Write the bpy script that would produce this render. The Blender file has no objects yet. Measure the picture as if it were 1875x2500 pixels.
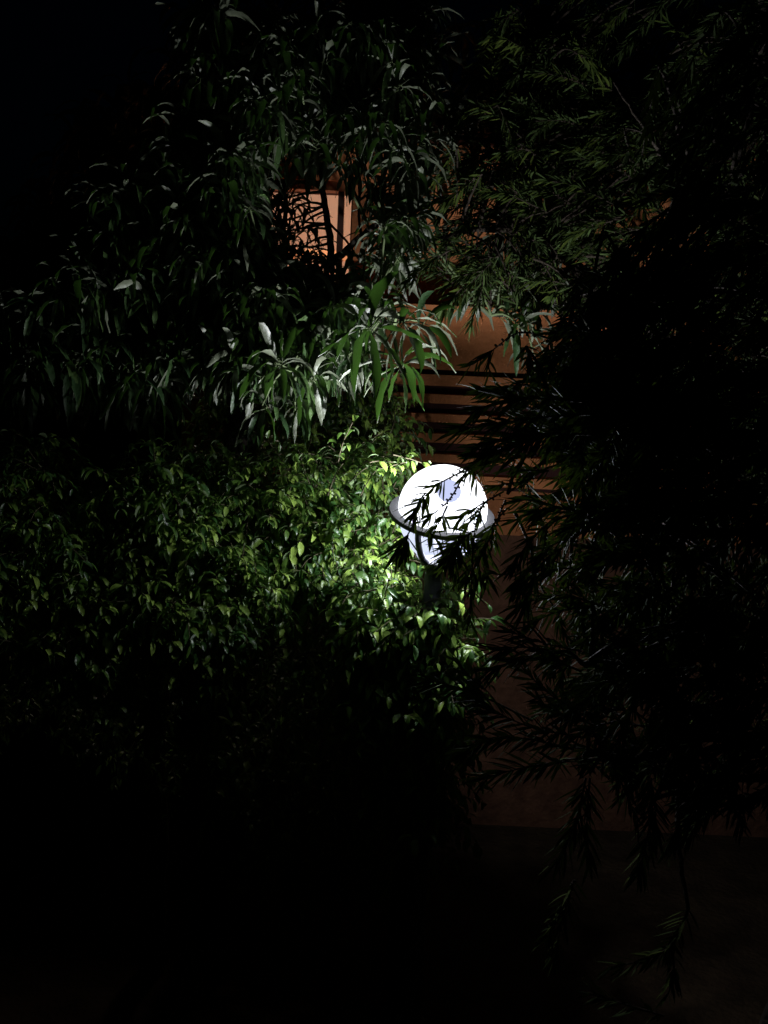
import bpy, math
import numpy as np
from mathutils import Vector, Matrix

R = math.radians
RNG = np.random.default_rng(7)
scene = bpy.context.scene

# ------------------------------------------------------------------ camera
F_PX = 2576.0                       # focal length in photo pixels (photo 1875 x 2500)
CAM = np.array([0.0, 0.0, 2.75])
PITCH, ROLL = R(-8.0), R(2.6)
cam_d = bpy.data.cameras.new("camera")
cam = bpy.data.objects.new("camera", cam_d)
scene.collection.objects.link(cam)
cam_d.sensor_fit = 'VERTICAL'
cam_d.sensor_height = 36.0
cam_d.lens = 36.0 * F_PX / 2500.0
cam_d.clip_start, cam_d.clip_end = 0.05, 500.0
rot = Matrix.Rotation(R(90) + PITCH, 4, 'X') @ Matrix.Rotation(ROLL, 4, 'Z')
cam.matrix_world = Matrix.Translation(Vector(CAM)) @ rot
scene.camera = cam
M3 = np.array(rot.to_3x3())
RT, UP, FW = M3[:, 0], M3[:, 1], -M3[:, 2]

# ------------------------------------------------------------------ world, view
w = bpy.data.worlds.new("World")
scene.world = w
w.use_nodes = True
nt = w.node_tree
sky = nt.nodes.new('ShaderNodeTexSky')
sky.sky_type = 'NISHITA'
sky.sun_disc = False
sky.sun_elevation = R(1.0)
sky.sun_rotation = R(150)
nt.nodes['Background'].inputs['Strength'].default_value = 0.0006
nb = nt.nodes.new('ShaderNodeMix'); nb.data_type = 'RGBA'; nb.blend_type = 'MULTIPLY'; nb.inputs[0].default_value = 1.0
nb.inputs[7].default_value = (0.05, 0.3, 1.0, 1)      # deep blue of the city night
nt.links.new(sky.outputs[0], nb.inputs[6]); nt.links.new(nb.outputs[2], nt.nodes['Background'].inputs['Color'])
scene.view_settings.view_transform = 'Standard'
scene.view_settings.look = 'None'
scene.view_settings.exposure = 0.0
scene.view_settings.gamma = 1.0
scene.cycles.use_denoising = True
scene.cycles.max_bounces = 6
scene.cycles.transparent_max_bounces = 8

# ------------------------------------------------------------------ pixel helpers
def at(px, py, D):
    """point seen at photo pixel (px,py), at depth D metres along the view axis"""
    return CAM + D * (FW + (px - 937.5) / F_PX * RT - (py - 1250.0) / F_PX * UP)

def hit_y(px, py, Y):
    d = FW + (px - 937.5) / F_PX * RT - (py - 1250.0) / F_PX * UP
    return CAM + d * (Y / d[1])

# ------------------------------------------------------------------ mesh helpers
class MB:
    def __init__(s):
        s.v, s.f, s.a, s.n = [], [], [], 0
    def add(s, v, f, a=0.5):
        v = np.asarray(v, float).reshape(-1, 3)
        f = np.asarray(f, int).reshape(-1, 4)
        s.v.append(v); s.f.append(f + s.n); s.n += len(v)
        s.a.append(np.full(len(v), a) if np.isscalar(a) else np.asarray(a, float))
    def box(s, lo, hi, a=0.5):
        x0, y0, z0 = lo; x1, y1, z1 = hi
        v = [(x0,y0,z0),(x1,y0,z0),(x1,y1,z0),(x0,y1,z0),(x0,y0,z1),(x1,y0,z1),(x1,y1,z1),(x0,y1,z1)]
        s.add(v, [(0,3,2,1),(4,5,6,7),(0,1,5,4),(1,2,6,5),(2,3,7,6),(3,0,4,7)], a)
    def tube(s, pts, rad, sides=6, a=0.5, cap=True):
        pts = np.asarray(pts, float); n = len(pts)
        rad = np.broadcast_to(rad, (n,)) if np.ndim(rad) == 0 else np.asarray(rad, float)
        t = np.gradient(pts, axis=0)
        t /= np.linalg.norm(t, axis=1)[:, None] + 1e-12
        ref = np.array([0, 0, 1.0]) if abs(t[:, 2]).mean() < 0.9 else np.array([0, 1.0, 0])
        u = np.cross(t, ref); u /= np.linalg.norm(u, axis=1)[:, None] + 1e-12
        b = np.cross(t, u)
        th = np.arange(sides) * 2 * math.pi / sides
        v = pts[:, None, :] + rad[:, None, None] * (np.cos(th)[None, :, None] * u[:, None, :] + np.sin(th)[None, :, None] * b[:, None, :])
        i = np.arange(n - 1)[:, None] * sides; j = np.arange(sides)[None, :]; j2 = (j + 1) % sides
        f = np.stack([i + j, i + j2, i + sides + j2, i + sides + j], -1).reshape(-1, 4)
        s.add(v, f, a)
    def lathe(s, prof, centre, sides=48, axis=None, a=0.5):
        prof = np.asarray(prof, float); n = len(prof)
        th = np.arange(sides) * 2 * math.pi / sides
        v = np.stack([prof[:, 0][:, None] * np.cos(th), prof[:, 0][:, None] * np.sin(th), np.repeat(prof[:, 1][:, None], sides, 1)], -1).reshape(-1, 3)
        if axis is not None: v = v @ np.asarray(axis).T
        v = v + np.asarray(centre)
        i = np.arange(n - 1)[:, None] * sides; j = np.arange(sides)[None, :]; j2 = (j + 1) % sides
        f = np.stack([i + j, i + j2, i + sides + j2, i + sides + j], -1).reshape(-1, 4)
        s.add(v, f, a)
    def build(s, name, mat, parent=None, smooth=True, **tags):
        me = bpy.data.meshes.new(name)
        v = np.concatenate(s.v); f = np.concatenate(s.f); a = np.concatenate(s.a)
        off = np.array(parent['_o']) if parent is not None else np.zeros(3)
        v = v - off
        me.vertices.add(len(v)); me.vertices.foreach_set('co', v.astype(np.float32).ravel())
        me.loops.add(f.size); me.loops.foreach_set('vertex_index', f.astype(np.int32).ravel())
        me.polygons.add(len(f)); me.polygons.foreach_set('loop_start', (np.arange(len(f)) * 4).astype(np.int32))
        me.polygons.foreach_set('use_smooth', np.full(len(f), smooth))
        at_ = me.attributes.new('rnd', 'FLOAT', 'POINT'); at_.data.foreach_set('value', a.astype(np.float32))
        me.update(calc_edges=True); me.validate()
        me.materials.append(mat)
        o = bpy.data.objects.new(name, me); scene.collection.objects.link(o)
        if parent is not None: o.parent = parent
        for k, x in tags.items(): o[k] = x
        return o

def thing(name, label, cat, loc, group=None):
    o = bpy.data.objects.new(name, None)
    scene.collection.objects.link(o)
    o.location = loc
    o['_o'] = [float(c) for c in loc]
    o['label'] = label; o['category'] = cat
    if group: o['group'] = group
    o.empty_display_size = 0.2
    return o

def nrm(a): return a / (np.linalg.norm(a, axis=-1, keepdims=True) + 1e-12)

def leaves(mb, base, d0, up, L, W, droop, fold=0.35, wave=0.0, S=5, prof=None, twist=0.0, rnd=None):
    """N leaves at once: drooping blades folded along the midrib"""
    base = np.asarray(base, float); N = len(base)
    if N == 0: return
    d = nrm(np.asarray(d0, float)); up = np.asarray(up, float)
    L = np.broadcast_to(L, (N,)); W = np.broadcast_to(W, (N,)); droop = np.broadcast_to(droop, (N,))
    if prof is None: prof = np.sin(np.linspace(0.06, 1, S + 1) * math.pi) ** 0.8
    prof = np.asarray(prof)
    side = nrm(np.cross(d, up))
    ang = RNG.normal(0, 1, N) * twist
    nn = np.cross(side, d)
    side = side * np.cos(ang)[:, None] + nn * np.sin(ang)[:, None]
    c = base.copy(); V = []
    ph = RNG.uniform(0, 6.28, N); curl = RNG.normal(0, 0.05, (N, 3))
    down = np.array([0, 0, -1.0])
    for k in range(S + 1):
        s_ = nrm(side - (side * d).sum(1)[:, None] * d)
        n_ = np.cross(s_, d)
        wk = (W * prof[k] * 0.5)[:, None]
        wv = (W * wave * np.sin(ph + k * 2.1))[:, None] if wave else 0
        wv2 = (W * wave * np.sin(ph * 1.7 + k * 2.6))[:, None] if wave else 0
        V.append(c - s_ * wk * math.cos(fold) + n_ * (wk * math.sin(fold) + wv))
        V.append(c.copy())
        V.append(c + s_ * wk * math.cos(fold) + n_ * (wk * math.sin(fold) + wv2))
        c = c + d * (L / S)[:, None]
        d = nrm(d + down * (droop / S)[:, None] + curl)
    V = np.stack(V, 1)
    q = []
    for k in range(S):
        i = k * 3
        q += [(i, i + 1, i + 4, i + 3), (i + 1, i + 2, i + 5, i + 4)]
    q = np.array(q)[None] + (np.arange(N) * (S + 1) * 3)[:, None, None]
    if rnd is None: rnd = RNG.uniform(0, 1, N)
    mb.add(V.reshape(-1, 3), q.reshape(-1, 4), np.repeat(rnd, (S + 1) * 3))

# ------------------------------------------------------------------ materials
def mat(name, col, rough=0.7, spec=0.4, bump=0.0, bscale=30, var=0.0, vscale=4, emit=None, estr=1.0, metal=0.0):
    m = bpy.data.materials.new(name); m.use_nodes = True
    t = m.node_tree; b = t.nodes['Principled BSDF']
    b.inputs['Base Color'].default_value = (*col, 1); b.inputs['Roughness'].default_value = rough
    b.inputs['Specular IOR Level'].default_value = spec; b.inputs['Metallic'].default_value = metal
    tc = t.nodes.new('ShaderNodeTexCoord')
    if var:
        n = t.nodes.new('ShaderNodeTexNoise'); n.inputs['Scale'].default_value = vscale; n.inputs['Detail'].default_value = 8
        n.inputs['Roughness'].default_value = 0.65
        t.links.new(tc.outputs['Object'], n.inputs['Vector'])
        r = t.nodes.new('ShaderNodeValToRGB')
        r.color_ramp.elements[0].position = 0.3; r.color_ramp.elements[1].position = 0.7
        r.color_ramp.elements[0].color = (*[c * (1 - var) for c in col], 1)
        r.color_ramp.elements[1].color = (*[min(1, c * (1 + var)) for c in col], 1)
        t.links.new(n.outputs['Fac'], r.inputs[0]); t.links.new(r.outputs[0], b.inputs['Base Color'])
    if bump:
        n = t.nodes.new('ShaderNodeTexNoise'); n.inputs['Scale'].default_value = bscale; n.inputs['Detail'].default_value = 6
        t.links.new(tc.outputs['Object'], n.inputs['Vector'])
        bp = t.nodes.new('ShaderNodeBump'); bp.inputs['Strength'].default_value = bump; bp.inputs['Distance'].default_value = 0.02
        t.links.new(n.outputs['Fac'], bp.inputs['Height']); t.links.new(bp.outputs[0], b.inputs['Normal'])
    if emit:
        b.inputs['Emission Color'].default_value = (*emit, 1); b.inputs['Emission Strength'].default_value = estr
    return m

def leaf_mat(name, dark, light, back, rough=0.4, trans=0.3, tcol=(0.25, 0.45, 0.05), spec=0.5):
    """two-sided leaf: per-leaf colour between dark and light, paler underside, light passing through"""
    m = bpy.data.materials.new(name); m.use_nodes = True
    t = m.node_tree; b = t.nodes['Principled BSDF']; out = t.nodes['Material Output']
    at_ = t.nodes.new('ShaderNodeAttribute'); at_.attribute_name = 'rnd'
    rp = t.nodes.new('ShaderNodeValToRGB')
    rp.color_ramp.elements[0].color = (*dark, 1); rp.color_ramp.elements[1].color = (*light, 1)
    rp.color_ramp.elements[0].position = 0.15; rp.color_ramp.elements[1].position = 0.95
    t.links.new(at_.outputs['Fac'], rp.inputs[0])
    g = t.nodes.new('ShaderNodeNewGeometry')
    mx = t.nodes.new('ShaderNodeMix'); mx.data_type = 'RGBA'
    t.links.new(g.outputs['Backfacing'], mx.inputs[0]); t.links.new(rp.outputs[0], mx.inputs[6])
    rb_ = t.nodes.new('ShaderNodeValToRGB'); rb_.color_ramp.elements[0].color = (*[c * .55 for c in back], 1); rb_.color_ramp.elements[1].color = (*[c * 1.25 for c in back], 1)
    mm_ = t.nodes.new('ShaderNodeMath'); mm_.operation = 'FRACT'; m7 = t.nodes.new('ShaderNodeMath'); m7.operation = 'MULTIPLY'; m7.inputs[1].default_value = 7.3
    t.links.new(at_.outputs['Fac'], m7.inputs[0]); t.links.new(m7.outputs[0], mm_.inputs[0]); t.links.new(mm_.outputs[0], rb_.inputs[0]); t.links.new(rb_.outputs[0], mx.inputs[7])
    tc = t.nodes.new('ShaderNodeTexCoord'); nz = t.nodes.new('ShaderNodeTexNoise'); nz.inputs['Scale'].default_value = 70; nz.inputs['Detail'].default_value = 3
    t.links.new(tc.outputs['Object'], nz.inputs['Vector'])
    bp = t.nodes.new('ShaderNodeBump'); bp.inputs['Strength'].default_value = .5; bp.inputs['Distance'].default_value = .006
    t.links.new(nz.outputs['Fac'], bp.inputs['Height']); t.links.new(bp.outputs[0], b.inputs['Normal'])
    t.links.new(mx.outputs[2], b.inputs['Base Color'])
    b.inputs['Roughness'].default_value = rough; b.inputs['Specular IOR Level'].default_value = spec
    tr = t.nodes.new('ShaderNodeBsdfTranslucent'); tr.inputs['Color'].default_value = (*tcol, 1)
    ms = t.nodes.new('ShaderNodeMixShader'); ms.inputs[0].default_value = trans
    t.links.new(b.outputs[0], ms.inputs[1]); t.links.new(tr.outputs[0], ms.inputs[2]); t.links.new(ms.outputs[0], out.inputs['Surface'])
    return m

M = {}
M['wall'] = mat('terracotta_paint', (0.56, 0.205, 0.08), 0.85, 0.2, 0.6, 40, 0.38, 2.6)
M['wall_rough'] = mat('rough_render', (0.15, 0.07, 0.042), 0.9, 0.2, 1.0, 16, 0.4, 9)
M['recess'] = mat('maroon_roof_gap_shade', (0.055, 0.02, 0.018), 0.9, 0.2, 0.3, 30, 0.2, 4)  # shade in the gaps between slats put into the colour; roof shares it
M['winframe'] = mat('varnished_wood', (0.25, 0.09, 0.03), 0.5, 0.4, 0.2, 60, 0.2, 20)
M['grille'] = mat('painted_grille', (0.05, 0.02, 0.012), 0.5, 0.4)
M['room'] = mat('peach_room_paint', (0.80, 0.64, 0.52), 0.9, 0.2, 0.0, 1, 0.04, 2)
M['transom'] = mat('peach_transom', (0.62, 0.36, 0.2), 0.9, 0.1, 0.0)
M['ground'] = mat('packed_earth', (0.042, 0.028, 0.017), 0.95, 0.1, 1.0, 30, 0.5, 6)
M['bark_m'] = mat('grey_bark', (0.04, 0.033, 0.027), 0.9, 0.2, 1.0, 50, 0.4, 12)
M['bark_b'] = mat('brown_bark', (0.03, 0.022, 0.016), 0.9, 0.2, 1.0, 60, 0.4, 14)
M['twig_f'] = mat('fig_twig', (0.07, 0.06, 0.035), 0.8, 0.2)
M['twig_m'] = mat('mango_twig', (0.10, 0.13, 0.06), 0.7, 0.2)
M['capsule'] = mat('seed_capsule', (0.045, 0.03, 0.025), 0.8, 0.2, 0.5, 200)
M['metal'] = mat('grey_metal', (0.26, 0.26, 0.29), 0.7, 0.4, 0.1, 80, 0.1, 12)
M['dark_metal'] = mat('dark_metal', (0.06, 0.06, 0.075), 0.5, 0.4, 0.2, 60, 0.2, 12)
M['mango'] = leaf_mat('mango_leaf', (0.014, 0.036, 0.010), (0.045, 0.085, 0.02), (0.105, 0.12, 0.08), 0.48, 0.10, (0.09, 0.22, 0.03))
M['fig'] = leaf_mat('fig_leaf', (0.025, 0.07, 0.014), (0.26, 0.38, 0.07), (0.19, 0.26, 0.13), 0.38, 0.24, (0.18, 0.36, 0.065), 0.4)
M['brush'] = leaf_mat('bottlebrush_leaf', (0.022, 0.038, 0.008), (0.055, 0.075, 0.014), (0.032, 0.05, 0.016), 0.8, 0.025, (0.12, 0.20, 0.02), 0.05)
def frosted(name, emit, strength, clear):
    """frosted glass: part of the bulb's light passes straight, the rest makes the shell glow"""
    m = bpy.data.materials.new(name); m.use_nodes = True
    t = m.node_tree; t.nodes.remove(t.nodes['Principled BSDF'])
    e = t.nodes.new('ShaderNodeEmission'); e.inputs['Color'].default_value = (*emit, 1); e.inputs['Strength'].default_value = strength
    tr = t.nodes.new('ShaderNodeBsdfTransparent'); ms = t.nodes.new('ShaderNodeMixShader'); ms.inputs[0].default_value = clear
    t.links.new(e.outputs[0], ms.inputs[1]); t.links.new(tr.outputs[0], ms.inputs[2])
    t.links.new(ms.outputs[0], t.nodes['Material Output'].inputs['Surface'])
    return m
M['globe'] = frosted('frosted_globe', (0.93, 0.95, 1.0), 3.2, 0.45)
M['bowl'] = frosted('frosted_bowl', (0.70, 0.77, 1.0), 1.1, 0.12)
M['cap'] = mat('frosted_cap', (0.1, 0.1, 0.1), 0.4, 0.2, emit=(0.60, 0.66, 0.96), estr=1.0)

# ------------------------------------------------------------------ the setting
g = MB(); g.add([(-60, -20, 0), (60, -20, 0), (60, 100, 0), (-60, 100, 0)], [(0, 1, 2, 3)])
g.build('ground', M['ground'], kind='structure')

YW, YP = 6.1, 5.6                  # main wall and the projecting storey band
def X(px, py, Y): return hit_y(px, py, Y)[0]
def Z(px, py, Y): return hit_y(px, py, Y)[2]
XL = X(600, 700, YW); XR = 6.0
z_par_top = Z(1080, 758, YP); z_par_bot = Z(1080, 903, YP)
z_slat_bot = Z(1250, 1207, YP)
house = thing('apartment_house', 'terracotta painted house behind the lamp, with a lit window and banded slats', 'house', (XL, YW, 0))
HT = Z(900, 345, YW)
hw = MB()
wx0, wx1 = X(560, 570, YW), X(858, 570, YW)
wz0, wz1 = Z(760, 745, YW), Z(800, 440, YW)
XL = min(XL, wx0 - 0.25)
# main wall pieces round the window opening, 0.25 thick
hw.box((XL, YW, z_slat_bot - .3), (wx0, YW + .25, HT)); hw.box((wx1, YW, z_slat_bot - .3), (XR, YW + .25, HT))
hw.box((wx0, YW, z_slat_bot - .3), (wx1, YW + .25, wz0)); hw.box((wx0, YW, wz1), (wx1, YW + .25, HT))
hw.box((XL, YW + .25, 0), (XL + .2, YW + 5, HT))
hw.build('wall', M['wall'], house, smooth=False)
rf = MB(); rf.box((XL - .3, YW - .35, HT + .002), (XR + .3, YW + 5.2, HT + .16)); rf.build('roof', M['recess'], house, smooth=False)
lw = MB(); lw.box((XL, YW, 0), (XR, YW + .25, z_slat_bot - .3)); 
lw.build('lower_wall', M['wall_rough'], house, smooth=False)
pp = MB(); px0 = X(760, 800, YP)
pp.box((px0, YP, z_par_bot), (XR, YW - .002, z_par_top))
pp.box((px0 - .02, YP - .03, z_par_top), (XR, YW - .002, z_par_top + .025))
pp.build('projecting_band', M['wall'], house, smooth=False)
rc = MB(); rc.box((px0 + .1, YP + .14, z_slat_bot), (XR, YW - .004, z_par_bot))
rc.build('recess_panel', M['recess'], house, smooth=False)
for (a, b) in [(916, 943), (964, 986), (1012, 1032), (1060, 1082), (1110, 1130), (1160, 1184)]:
    s = MB(); s.box((px0 + .05, YP + .005, Z(1090, b, YP)), (XR, YP + .138, Z(1090, a, YP)))
    s.build('slat', M['wall'], house, smooth=False)
# room behind the window
rm = MB(); ry0, ry1 = YW + .252, YW + 2.0
rx0, rx1, rz0, rz1 = wx0 - .4, wx1 + .35, wz0 - .6, wz1 + .4
rm.box((rx0, ry1, rz0), (rx1, ry1 + .1, rz1)); rm.box((rx0 - .1, ry0, rz0), (rx0, ry1, rz1)); rm.box((rx1, ry0, rz0), (rx1 + .1, ry1, rz1))
rm.box((rx0, ry0, rz1), (rx1, ry1, rz1 + .1)); rm.box((rx0, ry0, rz0 - .1), (rx1, ry1, rz0))
rm.build('room_interior', M['room'], house, smooth=False)
wf = MB(); fy0, fy1 = YW + .03, YW + .12
wf.box((wx1 - .008, fy0, wz0), (wx1, fy1, wz1)); wf.box((wx0, fy0, wz0), (wx0 + .055, fy1, wz1))
wf.box((wx0 + .055, fy0, wz0), (wx1 - .008, fy1, wz0 + .05)); wf.box((wx0 + .055, fy0, wz1 - .05), (wx1 - .008, fy1, wz1))
win = wf.build('window', M['winframe'], house, smooth=False)
win['_o'] = list(house['_o'])
xm = X(829, 570, YW)
ml = MB(); ml.box((xm - .017, fy0 + .01, wz0 + .05), (xm + .017, fy1 - .01, wz1 - .05))
ml.build('mullion', M['grille'], win, smooth=False)
tz = Z(829, 597, YW)
tr = MB(); tr.box((wx0 - .3, YW + .62, tz - .03), (wx1 + .3, YW + .66, tz + .03))
tr.build('inset_transom', M['transom'], house, smooth=False)  # window transom moved back into the room so its front is lit
tm = MB(); tm.box((wx1 + .002, YW - .035, wz0 - .05), (wx1 + .06, YW, wz1 + .06)); tm.box((wx0, YW - .05, wz0 - .06), (wx1 + .002, YW, wz0))
tm.build('window_surround', M['wall'], win, smooth=False)
ld = bpy.data.lights.new('room_light', 'POINT'); ld.energy = 44; ld.color = (1, 0.86, 0.70); ld.shadow_soft_size = .12
lo = bpy.data.objects.new('room_light', ld); scene.collection.objects.link(lo); lo.location = ((rx0 + rx1) / 2 + .1, YW + .45, rz1 - .2)

# ------------------------------------------------------------------ the lamp
LP = at(1081, 1243, 3.9)
mm = 3.9 / F_PX                    # metres per photo pixel at the lamp
RG = 109 * mm
tilt = Matrix.Rotation(R(17), 3, 'X') @ Matrix.Rotation(R(4.0), 3, 'Y')
TA = np.array(tilt)
lamp = thing('garden_lamp', 'glowing white globe garden lamp with a grey ring round its middle, on a dark post', 'lamp', (LP[0], LP[1], 0))
def arc(r, a0, a1, n, sz=1.0): return [(r * math.cos(R(a)), sz * r * math.sin(R(a))) for a in np.linspace(a0, a1, n)]
m = MB(); m.lathe(arc(RG, -10, 89.9, 24), LP, 64, TA); m.build('globe', M['globe'], lamp)
cdir = Vector(tuple(at(1091, 1213, 3.80) - LP)).normalized(); CA = np.array(Vector((0, 0, 1)).rotation_difference(cdir).to_matrix())
m = MB(); m.lathe([(RG * .27, RG * .965), (RG * .26, RG * 1.005), (RG * .15, RG * 1.02), (RG * .001, RG * 1.022)], LP, 40, CA); m.build('disc', M['cap'], lamp)
bl = bpy.data.lights.new('bulb', 'POINT'); bl.energy = 205; bl.color = (0.93, 0.96, 1.0); bl.shadow_soft_size = .02
bo = bpy.data.objects.new('bulb', bl); scene.collection.objects.link(bo); bo.location = tuple(LP + TA @ np.array([0, 0, -.042]))
m = MB(); ro, ri, zr = 131 * mm, 108.5 * mm, -.02
m.lathe([(ri, zr - .006), (ri, zr + .006), (ro - .002, zr + .006), (ro, zr + .003), (ro, zr - .010), (ro - .003, zr - .012), (ri, zr - .006)], LP, 120, TA)
m.build('ring', M['metal'], lamp, smooth=False)
m = MB(); m.lathe([(RG * .975, zr - .008), (RG * .975, -RG * .20), (RG * .94, -RG * .40), (RG * .87, -RG * .60), (RG * .76, -RG * .80), (RG * .60, -RG * 1.0), (RG * .42, -RG * 1.13), (RG * .28, -RG * 1.19)], LP, 64, TA)
m.build('bowl', M['bowl'], lamp)
for ang in (-122, -28, 88):
    m = MB(); pr = [(RG * 1.0, zr - .012), (RG * 1.0, -RG * .20), (RG * .965, -RG * .40), (RG * .89, -RG * .61), (RG * .78, -RG * .82), (RG * .62, -RG * 1.03), (RG * .40, -RG * 1.2)]
    pts = np.array([(r * math.cos(R(ang)), r * math.sin(R(ang)), z) for r, z in pr]) @ TA.T + LP
    m.tube(pts, .0125, 8); m.build('rib', M['dark_metal'], lamp)
m = MB(); m.lathe([(RG * .30, -RG * 1.2), (RG * .46, -RG * 1.17), (RG * .46, -RG * 1.25), (RG * .25, -RG * 1.4), (.035, -RG * 1.6)], LP, 40, TA); m.build('holder', M['dark_metal'], lamp)
pb = LP + TA @ np.array([0, 0, -RG * 1.55])
m = MB(); m.tube([pb, (pb[0], pb[1] + .01, pb[2] - .2), (pb[0], pb[1], 1.0), (pb[0], pb[1], .12)], [.034, .034, .04, .045], 16)
m.lathe([(.0, .14), (.06, .13), (.10, .05), (.14, .03), (.14, 0)], (pb[0], pb[1], 0), 24); m.build('post', M['dark_metal'], lamp)

# ------------------------------------------------------------------ sampling helpers
def inpoly(p, poly):
    p = np.atleast_2d(p); poly = np.asarray(poly, float); x, y = p[:, 0], p[:, 1]
    r = np.zeros(len(p), bool); j = len(poly) - 1
    for i in range(len(poly)):
        xi, yi = poly[i]; xj, yj = poly[j]
        c = ((yi > y) != (yj > y)) & (x < (xj - xi) * (y - yi) / (yj - yi + 1e-9) + xi)
        r ^= c; j = i
    return r

def scatter(poly, n, excl=()):
    poly = np.asarray(poly, float); lo, hi = poly.min(0), poly.max(0); out = []
    while len(out) < n:
        p = RNG.uniform(lo, hi, (n * 2, 2)); k = inpoly(p, poly)
        for e in excl: k &= ~inpoly(p, e)
        out += list(p[k])
    return np.array(out[:n])

def curve(p0, p1, sag, n=6):
    t = np.linspace(0, 1, n)[:, None]
    return p0 + (p1 - p0) * t + np.array([0, 0, 1.0]) * (sag * np.sin(t * math.pi)) 

def skeleton(lines, parent, matr, root):
    """lines: list of (name, [(px,py,D)...], r0, r1); returns sample points"""
    S = []
    for name, pts, r0, r1 in lines:
        P = np.array([at(*p) if len(p) == 3 else np.array(p[:3]) for p in pts])
        k = np.linspace(0, len(P) - 1, 8 * (len(P) - 1) + 1)
        Q = np.stack([np.interp(k, np.arange(len(P)), P[:, c]) for c in range(3)], 1)
        for _ in range(4): Q[1:-1] = (Q[:-2] + Q[2:] + 2 * Q[1:-1]) / 4
        Q[1:-1] += RNG.normal(0, r0 * .12, (len(Q) - 2, 3))
        m = MB(); m.tube(Q, np.linspace(r0, r1, len(Q)), 9); m.build(name, matr, parent)
        S.append(Q)
    return np.concatenate(S)

# ------------------------------------------------------------------ mango trees
MPROF = [0.12, 0.62, 0.95, 1.0, 0.88, 0.6, 0.05]
def rosette(mb, tw, P, src, n=11, L=.21, out=None, rmul=1.0, light=0.0):
    """whorl of long drooping leaves at the end of a twig"""
    ax = nrm(P - src) * .6 + RNG.normal(0, .35, 3); ax[2] += .25
    if out is not None: ax = ax + np.asarray(out)
    ax = nrm(ax)
    tw.tube(curve(src, P, RNG.uniform(-.02, .06)), np.linspace(.007, .0035, 6), 5)
    u = nrm(np.cross(ax, [.3, .2, 1.0])); v = np.cross(ax, u)
    k = np.arange(n); th = k * 2.4 + RNG.uniform(0, 6)
    el = RNG.uniform(-.1, .75, n)
    d = np.cos(el)[:, None] * (np.cos(th)[:, None] * u + np.sin(th)[:, None] * v) + np.sin(el)[:, None] * ax
    base = P - ax * (k / n * .05)[:, None]
    pet = base + nrm(d) * .018
    for b, q in zip(base, pet): tw.tube([b, q], .0016, 4)
    Ls = L * RNG.uniform(.65, 1.15, n)
    leaves(mb, pet, d, np.array([0, 0, 1.0]) + RNG.normal(0, .35, (n, 3)), Ls, Ls * RNG.uniform(.145, .19, n), RNG.uniform(1.0, 3.6, n),
           .35, .11, 6, MPROF, .45, np.clip(RNG.uniform(0, .9, n) + light, 0, 1))

def front(px, py, near=4.32, slope=.14):
    """depth of the foliage front: it leans towards the viewer away from the lamp, so the lamp can reach it"""
    return near - slope * math.hypot(px - 1081, py - 1243) * mm

def mango(root_px, label, lines, hand, fills, group='mango trees around the lamp'):
    base = np.array(root_px, float)
    t = thing('mango_tree', label, 'tree', base, group)
    S = skeleton(lines, t, M['bark_m'], base)
    cr, tw = MB(), MB()
    for h in hand:
        P = at(h[0], h[1], h[2] if (h[2] < 3.85 or h[2] > 4.5) else front(h[0], h[1]) + (h[2] - 4.05) * .6); src = S[np.argmin(((S - P) ** 2).sum(1))]
        dd = np.linalg.norm(P - src)
        if dd > .5: src = P + (src - P) / dd * RNG.uniform(.3, .5)
        rosette(cr, tw, P, src, h[3] if len(h) > 3 else 12, (h[4] if len(h) > 4 else .22) * .84, h[5] if len(h) > 5 else None)
    for poly, n, D0, D1, L, ex in fills:
        for q in scatter(poly, n, ex):
            P = at(q[0], q[1], RNG.uniform(D0, D1) if D0 >= 4.85 else front(q[0], q[1]) + RNG.uniform(0, 1) ** 1.3 * (D1 - D0 + .1)); src = S[np.argmin(((S - P) ** 2).sum(1))]
            dd = np.linalg.norm(P - src)
            if dd > .4: src = P + (src - P) / dd * RNG.uniform(.15, .4)
            rosette(cr, tw, P, src, int(RNG.integers(8, 14)), L)
    cr.build('crown', M['mango'], t); tw.build('twigs', M['twig_m'], t)
    return t

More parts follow.
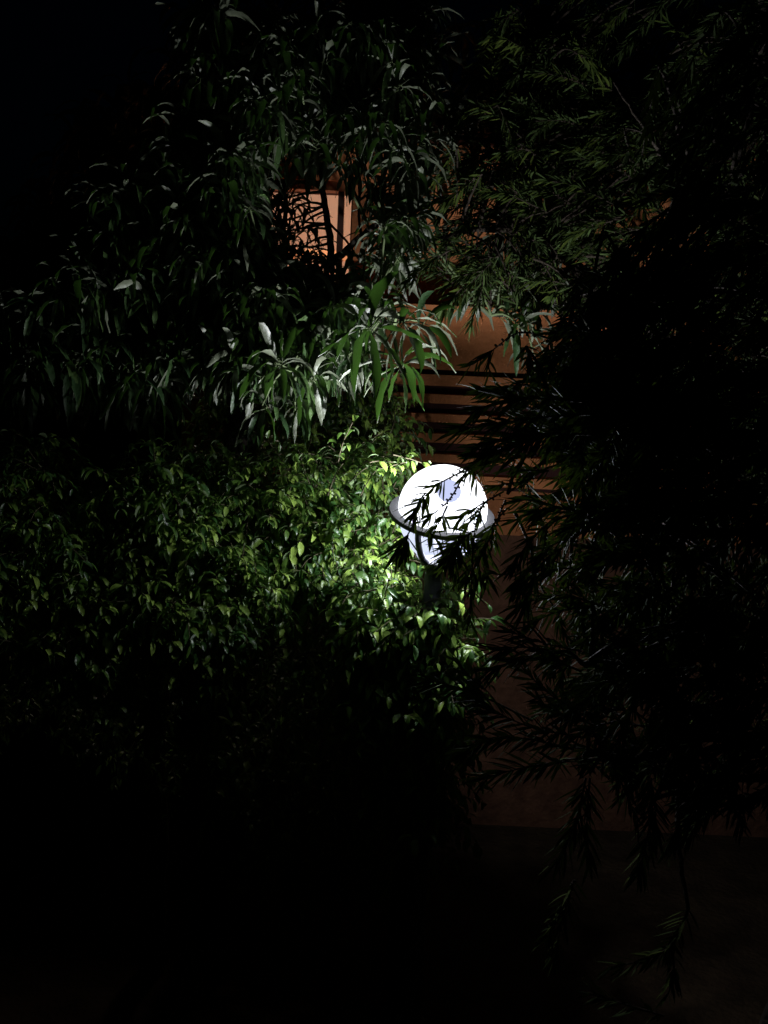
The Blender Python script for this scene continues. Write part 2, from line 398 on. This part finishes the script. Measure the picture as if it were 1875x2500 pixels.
WIN = [(610, 330), (900, 330), (940, 560), (930, 700), (860, 700), (700, 660), (630, 560)]
tr0 = at(560, 1500, 4.9); g0 = (tr0[0], tr0[1] + .1, 0)
mango(g0, 'large mango tree with dense drooping leaves, left of and above the glowing lamp',
  [('trunk', [g0 + (0,), (tr0[0], tr0[1], 1.2, 0), tuple(at(600, 1000, 4.9)) + (0,), tuple(at(640, 760, 4.9)) + (0,)], .11, .06),
   ('branch', [(640, 760, 4.9), (720, 690, 4.9), (815, 700, 4.8), (803, 560, 4.8), (785, 440, 4.8), (770, 200, 4.8), (740, 20, 4.7)], .022, .010),
   ('branch', [(640, 760, 4.9), (500, 560, 4.7), (430, 330, 4.6), (500, 80, 4.5)], .035, .012),
   ('branch', [(600, 1000, 4.9), (380, 820, 4.6), (180, 720, 4.4), (20, 660, 4.3)], .035, .012),
   ('branch', [(815, 700, 4.8), (900, 760, 4.4), (960, 800, 4.1)], .014, .007),
   ('branch', [(815, 640, 4.75), (900, 560, 4.7), (1000, 500, 4.7), (1100, 300, 4.7)], .016, .008),
   ('branch', [(800, 540, 4.8), (850, 592, 4.75), (880, 640, 4.7)], .006, .004),
   ('branch', [(878, 420, 4.8), (876, 530, 4.78), (884, 590, 4.72)], .007, .006),
   ('branch', [(640, 760, 4.9), (700, 860, 4.4), (720, 900, 4.1)], .02, .008)],
  [ # hand placed whorls: px, py, depth, leaves, length
   (985, 790, 3.75, 13, .26), (905, 800, 3.6, 12, .26), (975, 885, 3.8, 16, .24), (1035, 790, 4.0, 9, .24),
   (930, 740, 4.1, 12, .24), (860, 720, 4.3, 12, .22), (770, 800, 4.2, 13, .22), (700, 780, 4.3, 13, .24), (690, 890, 3.75, 16, .24),
   (770, 930, 3.85, 14, .23), (620, 920, 3.95, 13, .22), (640, 990, 3.9, 10, .2), (720, 1000, 3.95, 11, .2), (560, 870, 4.0, 11, .22), (800, 860, 4.05, 12, .22), (840, 880, 4.3, 10, .2),
   (830, 650, 4.4, 8, .2), (690, 640, 4.4, 9, .22), (620, 600, 4.3, 10, .22), (950, 600, 4.5, 10, .24), (890, 620, 4.3, 8, .24),
   (650, 700, 4.2, 12, .22), (770, 340, 4.2, 9, .26), (830, 395, 4.3, 10, .2), (885, 415, 4.35, 10, .2), (800, 370, 4.4, 10, .2), (860, 380, 4.5, 11, .2), (740, 395, 4.4, 9, .18), (650, 500, 4.8, 9, .12), (665, 600, 4.55, 10, .2), (630, 520, 4.6, 10, .19), (720, 540, 4.7, 8, .16), (745, 640, 4.6, 10, .19), (700, 430, 4.6, 10, .18), (790, 650, 4.6, 9, .18), (650, 440, 4.6, 9, .18), (770, 600, 4.7, 6, .13), (700, 520, 4.8, 9, .13), (740, 500, 4.8, 9, .12), (690, 465, 4.8, 8, .12), (760, 560, 4.7, 9, .13), (720, 600, 4.7, 9, .13), (670, 570, 4.8, 9, .13), (700, 380, 4.4, 10, .22), (540, 250, 4.2, 11, .24), (530, 50, 4.1, 11, .24), (400, 440, 4.4, 10, .22),
   (660, 110, 4.4, 9, .22), (640, 230, 4.4, 10, .2), (410, 500, 4.2, 11, .22), (330, 590, 4.2, 12, .24), (320, 640, 4.2, 10, .22), (770, 60, 4.4, 8, .2),
   (900, 70, 4.6, 8, .22), (960, 470, 4.7, 9, .2), (760, 430, 4.7, 6, .18),
   (60, 740, 4.25, 14, .24), (150, 740, 4.25, 14, .25), (20, 820, 4.25, 12, .24), (120, 860, 4.25, 12, .25), (60, 950, 4.25, 9, .26), (210, 800, 4.3, 12, .24),
   (300, 830, 4.3, 12, .25), (350, 880, 4.3, 10, .28), (390, 960, 4.3, 10, .26), (420, 830, 4.35, 12, .24), (240, 910, 4.3, 10, .25), (310, 900, 4.3, 9, .26), (350, 1020, 4.35, 7, .22), (480, 780, 4.35, 12, .24)],
  [([(150, 560), (420, 330), (450, 0), (1050, 0), (1050, 420), (960, 700), (900, 780), (800, 900), (500, 900), (400, 800), (100, 800), (60, 700)], 480, 4.3, 5.1, .175, [WIN]),
   ([(430, 640), (640, 700), (900, 730), (860, 900), (560, 930), (430, 800)], 200, 4.1, 4.9, .17, []), ([(440, 560), (600, 420), (620, 660), (880, 760), (840, 900), (560, 920), (430, 800)], 70, 4.1, 4.5, .17, []), ([(300, 480), (560, 300), (620, 420), (600, 640), (440, 720), (330, 700)], 60, 4.1, 4.6, .17, [WIN]), ([(0, 720), (200, 690), (440, 780), (400, 900), (0, 900)], 50, 4.1, 4.5, .17, []), ([(600, 430), (700, 430), (700, 480), (780, 600), (830, 700), (640, 720)], 16, 4.9, 5.5, .13, []), ([(380, 440), (600, 420), (640, 660), (420, 640)], 45, 4.15, 4.6, .175, []),
   ([(450, 620), (640, 680), (880, 730), (860, 900), (700, 940), (520, 900)], 34, 3.95, 4.4, .17, []),
   ([(0, 720), (200, 700), (460, 780), (480, 880), (360, 950), (0, 930)], 60, 4.2, 4.7, .20, []),
   ([(420, 250), (620, 200), (1000, 200), (1000, 370), (640, 400), (600, 600), (450, 640)], 50, 4.1, 4.6, .18, [WIN])])
tr1 = at(150, 1500, 5.6); g1 = (tr1[0], tr1[1], 0)
mango(g1, 'barely lit mango tree at the far left, its leaves almost lost in the dark', 
  [('trunk', [g1 + (0,), tuple(at(160, 1300, 5.6)) + (0,), tuple(at(220, 700, 5.6)) + (0,)], .09, .05),
   ('branch', [(220, 700, 5.6), (150, 500, 5.5), (60, 450, 5.5)], .03, .01), ('branch', [(220, 700, 5.6), (330, 400, 5.4), (350, 200, 5.4)], .03, .01)],
  [], [([(0, 480), (120, 430), (200, 300), (330, 170), (430, 300), (420, 700), (0, 760)], 70, 5.0, 5.9, .22, [])])
tr2 = at(2060, 1500, 5.0); g2 = (tr2[0], tr2[1], 0)
mango(g2, 'mango tree with broad pale grey leaves, right of the wall gap and behind the bottlebrush', 
  [('trunk', [g2 + (0,), tuple(at(2060, 1400, 5.0)) + (0,), tuple(at(1600, 900, 5.0)) + (0,), tuple(at(1400, 650, 5.0)) + (0,)], .07, .035),
   ('branch', [(1400, 650, 5.0), (1310, 700, 4.8), (1250, 770, 4.7), (1200, 770, 4.6)], .014, .006),
   ('branch', [(1400, 650, 5.0), (1280, 500, 5.0), (1200, 300, 5.0), (1180, 60, 5.0)], .02, .008)],
  [(1245, 775, 4.55, 9, .20, (-.2, 0, .1)), (1270, 800, 4.5, 10, .21), (1300, 850, 4.6, 9, .2), (1220, 700, 4.6, 8, .2), (1150, 720, 4.6, 7, .2), (1130, 740, 4.7, 6, .2), (1010, 560, 4.7, 9, .22), (1310, 760, 4.7, 8, .2), (960, 520, 4.6, 7, .2)],
  [([(1060, 60), (1400, 0), (1500, 600), (1340, 740), (1150, 690), (1050, 560)], 60, 4.9, 5.6, .21, [])])

# ------------------------------------------------------------------ weeping figs
FPROF = [0.25, 0.9, 1.0, 0.72, 0.04]
def fig_twig(cr, tw, P, dirn, length, ls=.051, light=0.0):
    n = max(3, int(length / .017)); d = nrm(dirn); pts = [P]
    for k in range(n):
        d = nrm(d + np.array([0, 0, -.055]) + RNG.normal(0, .06, 3)); pts.append(pts[-1] + d * length / n)
    pts = np.array(pts); tw.tube(pts, np.linspace(.0028, .0012, len(pts)), 4)
    tg = nrm(np.gradient(pts, axis=0)); k = np.arange(1, len(pts))
    s = np.where(k % 2 == 0, 1.0, -1.0)[:, None]
    sd = nrm(np.cross(tg[1:], RNG.normal(0, .4, 3) + np.array([0, 0, 1.0]))) * s
    dl = nrm(sd * .75 + tg[1:] * .55 + np.array([0, 0, -.25]) + RNG.normal(0, .3, (len(k), 3)))
    b = pts[1:] + dl * .008
    L = ls * RNG.uniform(.75, 1.2) * RNG.uniform(.65, 1.2, len(k))
    base = RNG.uniform(0, .8) + light
    leaves(cr, b, dl, np.array([0, -.35, 1.0]) + RNG.normal(0, .35, (len(k), 3)), L, L * RNG.uniform(.38, .52, len(k)), RNG.uniform(.8, 2.6, len(k)), .42, 0, 4, FPROF, .3,
           np.clip(base + RNG.normal(0, .2, len(k)), 0, 1))

def vnoise(x, y, s, seed):
    r = np.random.default_rng(seed).uniform(-1, 1, (40, 40)); x, y = x / s + 5, y / s + 5
    i, j = int(x) % 39, int(y) % 39; fx, fy = x % 1, y % 1
    fx, fy = fx * fx * (3 - 2 * fx), fy * fy * (3 - 2 * fy)
    return (r[i, j] * (1 - fx) + r[i + 1, j] * fx) * (1 - fy) + (r[i, j + 1] * (1 - fx) + r[i + 1, j + 1] * fx) * fy

def fig(root, label, lines, fills, hand, group='weeping figs below the mango tree'):
    t = thing('weeping_fig', label, 'shrub', root, group)
    S = skeleton(lines, t, M['bark_m'], root)
    cr, tw = MB(), MB()
    for poly, n, fn, spread in fills:
        for q in scatter(poly, n):
            D = fn(q[0], q[1]) + abs(RNG.normal(0, spread)) + .11 * vnoise(q[0], q[1], 100, 3) + .05 * vnoise(q[0], q[1], 45, 5)
            P = at(q[0], q[1], D)
            dr = np.array([RNG.normal(0, .8), -RNG.uniform(.2, 1.1), RNG.normal(.15, .6)])
            fig_twig(cr, tw, P, dr, RNG.uniform(.08, .22))
    for pts in hand:
        P = [at(*p) for p in pts]
        for a, b in zip(P[:-1], P[1:]):
            fig_twig(cr, tw, a, b - a, np.linalg.norm(b - a) * 1.05, .05, .25)
    cr.build('crown', M['fig'], t); tw.build('twigs', M['twig_f'], t)

def dl(x, y): return front(x, y, 4.36, .24) + max(0, (y - 1520)) * .0012 + max(0, 1160 - y) * .0012
fr = at(380, 1800, 4.6)
fig((fr[0], fr[1], 0), 'wide weeping fig with small glossy bright green leaves, left of the glowing lamp',
  [('trunk', [(fr[0], fr[1], 0, 0), tuple(at(380, 1750, 4.6)) + (0,), tuple(at(420, 1450, 4.6)) + (0,)], .06, .035),
   ('branch', [(420, 1450, 4.6), (600, 1300, 4.5), (850, 1230, 4.4)], .02, .008), ('branch', [(420, 1450, 4.6), (200, 1300, 4.6), (40, 1200, 4.6)], .02, .008)],
  [([(-40, 1100), (60, 1060), (180, 1120), (240, 1220), (330, 1130), (520, 1125), (620, 1110), (700, 1130), (780, 1100), (900, 1110), (960, 1120), (1000, 1230), (990, 1400), (960, 1480), (640, 1500), (560, 1600), (380, 1560), (260, 1700), (120, 1600), (-40, 1560)], 1750, dl, .14),
   ([(-40, 1480), (700, 1480), (1000, 1480), (980, 1900), (700, 2100), (200, 1800), (-40, 1750)], 420, lambda x, y: dl(x, y) + .1, .2),
   ([(560, 1400), (1010, 1400), (1050, 1700), (1040, 2200), (560, 2200)], 420, lambda x, y: 4.9, .2),
   ([(480, 960), (760, 960), (930, 940), (980, 1000), (1000, 1150), (900, 1180), (500, 1160)], 300, lambda x, y: 4.9, .25),
   ([(790, 900), (900, 900), (950, 970), (980, 1150), (800, 1150)], 110, lambda x, y: 4.95, .15)],
  [[(800, 1210, 4.1), (825, 1130, 4.1), (835, 1030, 4.1)], [(850, 1180, 4.05), (900, 1130, 4.12), (960, 1110, 4.14), (1045, 1130, 4.16)], [(880, 1210, 4.1), (910, 1150, 4.12), (985, 1115, 4.14)],
   [(540, 1210, 4.1), (580, 1160, 4.1), (610, 1120, 4.1)], [(760, 1190, 4.1), (740, 1140, 4.1), (730, 1100, 4.1)], [(180, 1160, 4.1), (190, 1130, 4.1)]])
fr = at(1000, 1800, 4.4)
fig((fr[0], fr[1], 0), 'narrow weeping fig trailing down directly under the glowing lamp, beside the bare wall',
  [('trunk', [(fr[0], fr[1], 0, 0), tuple(at(1000, 1800, 4.4)) + (0,), tuple(at(990, 1500, 4.35)) + (0,)], .045, .02)],
  [([(860, 1400), (960, 1420), (1050, 1410), (1105, 1450), (1135, 1510), (1125, 1620), (1120, 1800), (1100, 1920), (1080, 2050), (960, 2000), (860, 1800)], 680, lambda x, y: 4.06 + max(0, y - 1450) * .0002, .12)],
  [[(1120, 1440, 3.95), (1150, 1440, 3.9), (1190, 1470, 3.9)]])

# ------------------------------------------------------------------ bottlebrush
BP = [0.35, 1.0, 0.85, 0.06]
def bspray(cr, tw, cap, pts, L=.06, t0=0.0, beads=None, dens=1.0, W=.009, spread=1.0):
    P = np.asarray(pts, float)
    seg = np.r_[0, np.cumsum(np.linalg.norm(np.diff(P, axis=0), axis=1))]; tot = seg[-1]
    s = np.linspace(0, tot, max(5, int(tot / .03)) + 1)
    Q = np.stack([np.interp(s, seg, P[:, c]) for c in range(3)], 1)
    for _ in range(2): Q[1:-1] = (Q[:-2] + Q[2:] + 2 * Q[1:-1]) / 4
    tw.tube(Q, np.linspace(.0032, .0014, len(Q)), 5)
    tg = nrm(np.gradient(Q, axis=0))
    n = max(6, int(tot * (1 - t0) / .0048 * dens))
    ss = tot * (t0 + (1 - t0) * np.sort(RNG.uniform(0, 1, n)))
    b = np.stack([np.interp(ss, s, Q[:, c]) for c in range(3)], 1); tt = nrm(np.stack([np.interp(ss, s, tg[:, c]) for c in range(3)], 1))
    u = nrm(np.cross(tt, [.13, .9, .31])); v = np.cross(tt, u); th = np.arange(n) * 2.4 + RNG.normal(0, .3, n)
    rad = np.cos(th)[:, None] * u + np.sin(th)[:, None] * v
    tipf = (ss / tot)[:, None]
    d = tt * (.62 + .5 * tipf) + rad * (.75 * spread * (1.15 - .45 * tipf)) + np.array([0, 0, -.18])
    leaves(cr, b, d, rad + RNG.normal(0, .2, (n, 3)), L * RNG.uniform(.6, 1.15, n), W * RNG.uniform(.8, 1.2, n), RNG.uniform(-.1, .45, n), .25, 0, 3, BP, .3)
    if beads:
        k = np.arange(beads[0] * tot, beads[1] * tot, .0075)
        for i, x in enumerate(k):
            c = np.array([np.interp(x, s, Q[:, j]) for j in range(3)]); T = np.array([np.interp(x, s, tg[:, j]) for j in range(3)])
            uu = nrm(np.cross(T, [.1, 1, .3])); a = i * 2.2; o = uu * math.cos(a) + np.cross(T, uu) * math.sin(a)
            cap.tube([c, c + o * .004, c + o * .0085], [.0018, .0036, .0026], 5)

def bottlebrush(root, label, lines, hand, fills):
    t = thing('bottlebrush_tree', label, 'tree', root, 'bottlebrush trees on the right')
    S = skeleton(lines, t, M['bark_b'], root)
    cr, tw, cap = MB(), MB(), MB()
    for h in hand:
        pts = np.array([at(*p) for p in h['p']])
        bspray(cr, tw, cap, pts, h.get('L', .055) * (1.3 if h['p'][0][2] == 3.15 else 1.12), h.get('t', 0.), h.get('b'), h.get('d', 1.0) * (.8 if h['p'][0][2] == 3.15 else 1), h.get('W', .0105 if h['p'][0][2] == 3.15 else .0092), h.get('s', 1.6 if h['p'][0][2] == 3.15 else 1.15))
    for poly, n, D0, D1, L, mean, ex in fills:
        for q in scatter(poly, n, ex):
            tip = at(q[0], q[1], RNG.uniform(D0, D1)); ln = RNG.uniform(.12, .32)
            v = nrm(np.array(mean) + RNG.normal(0, .45, 3))
            p0 = tip - v * ln; mid = (p0 + tip) / 2 + np.array([0, 0, .02])
            src = S[np.argmin(((S - p0) ** 2).sum(1))]
            dd = np.linalg.norm(src - p0); src = p0 + (src - p0) / (dd + 1e-9) * min(dd, .25)
            bspray(cr, tw, cap, [p0, mid, tip], L, 0., (0.05, .5) if RNG.random() < .35 else None, .9)
            tw.tube(curve(src, p0, .02), np.linspace(.006, .003, 6), 5)
    cr.build('crown', M['brush'], t); tw.build('twigs', M['bark_b'], t); cap.build('seed_capsules', M['capsule'], t)

D = 3.15
H = [
 dict(p=[(1175,1110,D),(1135,1152,D),(1080,1172,D),(1040,1203,D),(1015,1245,D),(1000,1275,D)], t=.45, b=(.1,.4), L=.052),
 dict(p=[(1040,1203,D),(1020,1225,D),(1010,1262,D)], L=.06, t=.1),
 dict(p=[(1145,1140,D),(1125,1175,D),(1105,1210,D),(1092,1235,D),(1058,1252,D),(1030,1275,D)], t=.72, b=(.1,.65), L=.05),
 dict(p=[(1092,1235,D),(1080,1262,D),(1058,1300,D),(1050,1320,D)], t=.25, L=.055),
 dict(p=[(1170,1120,D),(1150,1150,D),(1130,1165,D)], L=.06), dict(p=[(1160,1130,D),(1155,1160,D),(1165,1180,D)], L=.055),
 dict(p=[(1230,1200,D),(1190,1222,D),(1150,1245,D),(1118,1270,D)], t=.55, b=(.1,.5), L=.052),
 dict(p=[(1190,1222,D),(1170,1245,D),(1150,1262,D),(1140,1288,D)], t=.8, b=(.2,.85), L=.04, d=.4),
 dict(p=[(1185,1225,D),(1175,1240,D),(1170,1262,D)], t=.2, L=.055),
 dict(p=[(1175,1240,D),(1162,1275,D),(1155,1305,D),(1158,1325,D)], t=.9, b=(.2,.95), L=.04, d=.3),
 dict(p=[(1240,1240,D),(1205,1275,D),(1190,1300,D),(1180,1340,D)], t=.4, b=(.0,.5), L=.06, s=1.2),
 dict(p=[(1235,1220,D),(1215,1262,D),(1205,1300,D),(1210,1325,D)], t=.5, b=(.1,.6), L=.05),
 dict(p=[(1150,1300,D),(1120,1320,D),(1105,1345,D),(1085,1380,D)], L=.07, d=2.2), dict(p=[(1125,1300,D),(1115,1330,D),(1100,1360,D)], L=.07, d=2.2), dict(p=[(1130,1310,D),(1110,1335,D),(1120,1390,D)], L=.07, d=1.2),
 dict(p=[(1200,1310,D),(1175,1345,D),(1150,1380,D),(1140,1410,D)], L=.07, d=2.2), dict(p=[(1190,1330,D),(1165,1370,D),(1170,1410,D)], L=.065, d=1.2),
 dict(p=[(1185,1340,D),(1180,1375,D),(1190,1420,D)], L=.07), dict(p=[(1050,1300,D),(1060,1310,D),(1075,1335,D)], L=.05, d=.7),
 dict(p=[(1020,1262,D),(1005,1288,D),(996,1308,D),(980,1330,D),(968,1345,D)], t=.5, L=.075, d=2.0, W=.012, s=1.1), dict(p=[(996,1305,D),(992,1325,D),(986,1350,D)], t=.1, L=.06, d=2.0, W=.012, s=1.0),
 dict(p=[(1350,830,2.7),(1262,800,2.7),(1230,835,2.7),(1195,862,2.7)], t=.92, b=(.25,.9), L=.075, d=.5),
 dict(p=[(1200,860,2.7),(1170,880,2.7),(1145,893,2.7)], t=.3, L=.06, d=.5), dict(p=[(1195,865,2.7),(1190,890,2.7),(1197,915,2.7)], t=.2, L=.06, d=.6),
 dict(p=[(1400,860,2.7),(1320,905,2.7),(1270,935,2.7),(1225,965,2.7)], t=.6, b=(.3,.97), L=.05, d=.5),
 dict(p=[(1450,1010,2.4),(1300,1020,2.4),(1180,1040,2.4),(1125,1050,2.4)], t=.1, L=.066, W=.010, d=1.4), dict(p=[(1420,980,2.4),(1270,970,2.4),(1200,985,2.4),(1150,1010,2.4)], t=.1, L=.066, W=.010, d=1.4),
 dict(p=[(1450,1060,2.4),(1300,1060,2.4),(1200,1075,2.4),(1150,1100,2.4)], t=.1, L=.066, W=.010, d=1.5), dict(p=[(1400,1040,2.4),(1290,1080,2.4),(1180,1110,2.4)], L=.065, W=.010, d=1.3),
 dict(p=[(1300,1000,2.6),(1220,960,2.6),(1160,950,2.6)], L=.06), dict(p=[(1330,940,2.6),(1240,940,2.6),(1190,955,2.6)], L=.06),
 dict(p=[(1310,1110,2.6),(1240,1120,2.6),(1180,1130,2.6)], L=.06, b=(.1,.5)), dict(p=[(1340,1150,2.7),(1260,1150,2.7),(1210,1120,2.7)], L=.055),
 dict(p=[(1340,1100,2.8),(1290,1190,2.8),(1240,1170,2.8),(1200,1190,2.8)], t=.3, b=(.3,.9), L=.045, d=.6),
 dict(p=[(1450,1290,2.8),(1370,1230,2.8),(1300,1250,2.8),(1250,1275,2.8)], t=.2, L=.07, d=1.1), dict(p=[(1430,1250,2.8),(1350,1240,2.8),(1290,1210,2.8),(1255,1225,2.8)], t=.3, L=.06),
 dict(p=[(1420,1300,2.8),(1340,1330,2.8),(1290,1390,2.8),(1260,1440,2.8)], t=.1, L=.07, d=1.4), dict(p=[(1400,1320,2.8),(1320,1370,2.8),(1290,1440,2.8),(1280,1500,2.8)], t=.1, L=.07, d=1.4),
 dict(p=[(1360,1260,2.8),(1300,1310,2.8),(1270,1350,2.8),(1250,1390,2.8)], t=.1, L=.07, d=1.3),
 dict(p=[(1440,1400,2.8),(1380,1380,2.8),(1320,1400,2.8)], L=.07), dict(p=[(1250,1400,2.9),(1215,1405,2.9),(1200,1398,2.9)], L=.04, d=.5),
 dict(p=[(1470,1480,2.8),(1390,1450,2.8),(1310,1455,2.8),(1270,1480,2.8)], L=.07, d=1.2), dict(p=[(1440,1480,2.8),(1350,1490,2.8),(1290,1530,2.8)], L=.065, d=1.1),
 dict(p=[(1150,1440,3.0),(1148,1480,3.0),(1145,1520,3.0)], L=.055, d=.8), dict(p=[(1155,1330,3.0),(1150,1440,3.0)], t=.9, L=.04, d=.3),
 dict(p=[(1440,1620,2.7),(1360,1590,2.7),(1270,1575,2.7),(1200,1590,2.7)], t=.1, L=.075, W=.009, d=1.3), dict(p=[(1420,1590,2.7),(1320,1570,2.7),(1240,1540,2.7)], t=.2, L=.06, d=.9),
 dict(p=[(1420,1640,2.7),(1330,1600,2.7),(1240,1615,2.7),(1190,1640,2.7)], t=.1, L=.07, d=1.1),
 dict(p=[(1470,1750,2.8),(1370,1720,2.8),(1290,1650,2.8),(1250,1600,2.8)], t=.2, L=.065), dict(p=[(1450,1770,2.8),(1360,1740,2.8),(1300,1700,2.8)], L=.06),
 dict(p=[(1420,1800,2.7),(1300,1780,2.7),(1210,1740,2.7),(1160,1700,2.7)], t=.1, L=.07, d=1.2), dict(p=[(1400,1830,2.7),(1280,1800,2.7),(1190,1800,2.7),(1140,1830,2.7)], t=.1, L=.07, d=1.3),
 dict(p=[(1180,1680,2.8),(1140,1650,2.8),(1110,1600,2.8)], L=.065), dict(p=[(1300,1760,2.8),(1160,1690,2.8),(1090,1670,2.8),(1040,1660,2.8)], t=.4, L=.065),
 dict(p=[(1380,1860,2.7),(1290,1870,2.7),(1180,1900,2.7)], L=.075, d=1.2),
 dict(p=[(1430,1900,2.7),(1410,2000,2.7),(1380,2070,2.7),(1360,2110,2.7)], L=.075, d=1.2), dict(p=[(1440,1900,2.7),(1430,2020,2.7),(1440,2110,2.7)], L=.07),
 dict(p=[(1590,1900,2.7),(1590,2000,2.7),(1570,2090,2.7),(1560,2130,2.7)], L=.075, d=1.2), dict(p=[(1600,1950,2.7),(1600,2060,2.7)], L=.07),
 dict(p=[(1400,2150,2.8),(1370,2250,2.8),(1355,2340,2.8)], L=.065, b=(0,.3)), dict(p=[(1380,2200,2.8),(1340,2290,2.8)], L=.06),
 dict(p=[(1680,2220,2.7),(1640,2320,2.7),(1560,2350,2.7),(1490,2360,2.7)], L=.065), dict(p=[(1620,2480,2.7),(1520,2450,2.7),(1440,2425,2.7)], L=.06, d=.7),
 dict(p=[(1640,2300,2.7),(1650,2380,2.7),(1630,2430,2.7)], L=.06),
]
rr = at(2020, 1500, 3.0)
bottlebrush((rr[0], rr[1], 0), 'dark bottlebrush in front at the right, its twigs hanging across the glowing lamp',
  [('trunk', [(rr[0], rr[1], 0, 0), tuple(at(2010, 1900, 3.0)) + (0,), tuple(at(1960, 1100, 3.0)) + (0,), tuple(at(1900, 300, 3.1)) + (0,), tuple(at(1880, -100, 3.1)) + (0,)], .08, .03),
   ('branch', [(1960, 1100, 3.0), (1680, 1100, 3.0), (1480, 980, 2.6), (1350, 1000, 2.5)], .018, .005), ('branch', [(1960, 1300, 3.0), (1690, 1300, 3.0), (1500, 1280, 2.8), (1400, 1300, 2.8)], .018, .005),
   ('branch', [(1400, 1000, 2.6), (1260, 1080, 3.0), (1180, 1105, 3.15)], .006, .003), ('branch', [(1400, 1060, 2.8), (1310, 1140, 3.0), (1240, 1205, 3.15)], .006, .003),
   ('branch', [(1960, 1600, 3.0), (1690, 1600, 3.0), (1520, 1640, 2.8), (1420, 1620, 2.7)], .018, .005), ('branch', [(1960, 1800, 3.0), (1700, 1800, 3.0), (1540, 1860, 2.7), (1430, 1830, 2.7), (1420, 1900, 2.7)], .016, .005),
   ('branch', [(1960, 1900, 3.0), (1700, 1900, 3.0), (1640, 1850, 2.8), (1600, 1950, 2.7)], .012, .005), ('branch', [(1960, 700, 3.1), (1700, 700, 3.1), (1500, 740, 2.9), (1350, 830, 2.7)], .018, .004),
   ('branch', [(1960, 500, 3.1), (1710, 500, 3.1), (1600, 350, 3.3), (1500, 200, 3.4)], .018, .005), ('branch', [(1960, 1800, 3.0), (1700, 1830, 2.95), (1655, 1900, 2.9), (1655, 2060, 2.8), (1680, 2220, 2.7)], .012, .005)],
  H,
  [([(1330, 820), (1400, 700), (1550, 500), (1600, 100), (1900, 0), (1900, 1900), (1700, 2000), (1450, 1900), (1330, 1800), (1400, 1650), (1400, 1500), (1330, 1400), (1400, 1280), (1330, 1200), (1300, 1080), (1250, 1000)], 520, 2.5, 3.3, .06, (-.7, -.1, -.45), []),
   ([(1480, 1500), (1900, 1500), (1900, 2000), (1640, 2100), (1480, 1950)], 60, 2.6, 3.2, .065, (-.2, -.1, -.9), []),
   ([(1250, 860), (1400, 780), (1450, 1000), (1300, 1010)], 16, 2.6, 2.9, .055, (-.7, -.1, -.45), []),
   ([(1330, 880), (1600, 880), (1600, 1330), (1340, 1330)], 110, 2.6, 3.2, .065, (-.7, -.1, -.45), []),
   ([(1380, 1250), (1480, 1250), (1480, 1800), (1330, 1800), (1300, 1700), (1400, 1500)], 30, 2.7, 3.2, .065, (-.7, -.1, -.45), [])])
rb = at(2080, 1500, 5.2)
bottlebrush((rb[0], rb[1], 0), 'faintly lit yellowish green bottlebrush higher up, behind the lamp',
  [('trunk', [(rb[0], rb[1], 0, 0), tuple(at(2080, 1400, 5.2)) + (0,), tuple(at(1600, 800, 5.0)) + (0,), tuple(at(1450, 650, 5.0)) + (0,), tuple(at(1380, 200, 4.9)) + (0,)], .07, .025),
   ('branch', [(1450, 700, 5.0), (1300, 560, 4.7), (1150, 560, 4.5), (1050, 590, 4.4)], .02, .005), ('branch', [(1430, 500, 5.0), (1250, 350, 4.7), (1100, 330, 4.6)], .02, .005),
   ('branch', [(1400, 300, 4.9), (1300, 150, 4.6), (1250, 60, 4.6)], .02, .005)],
  [dict(p=[(1130,700,4.3),(1100,730,4.3),(1080,760,4.3)], L=.09, W=.012), dict(p=[(1200,640,4.3),(1150,690,4.3),(1120,730,4.3)], L=.08), dict(p=[(1180,660,4.3),(1130,670,4.3),(1085,700,4.3)], L=.08), dict(p=[(1100,610,4.3),(1050,640,4.3),(990,690,4.3)], L=.07), dict(p=[(1180,620,4.4),(1180,700,4.4),(1150,790,4.4)], L=.08), dict(p=[(1100,590,4.4),(1050,570,4.4),(1010,590,4.4)], L=.07), dict(p=[(1200,200,4.5),(1210,100,4.5),(1215,40,4.5)], L=.06)],
  [([(1000, 560), (1080, 400), (1100, 200), (1250, 0), (1560, 0), (1560, 500), (1420, 760), (1250, 760), (1130, 690), (1010, 660)], 330, 4.3, 5.1, .075, (-.7, -.2, -.1), [WIN]),
   ([(1400, 0), (1900, 0), (1900, 1000), (1500, 950), (1450, 700)], 170, 4.1, 4.9, .075, (-.7, -.2, -.1), [])])
print('faces', sum(len(o.data.polygons) for o in bpy.data.objects if o.type == 'MESH'))
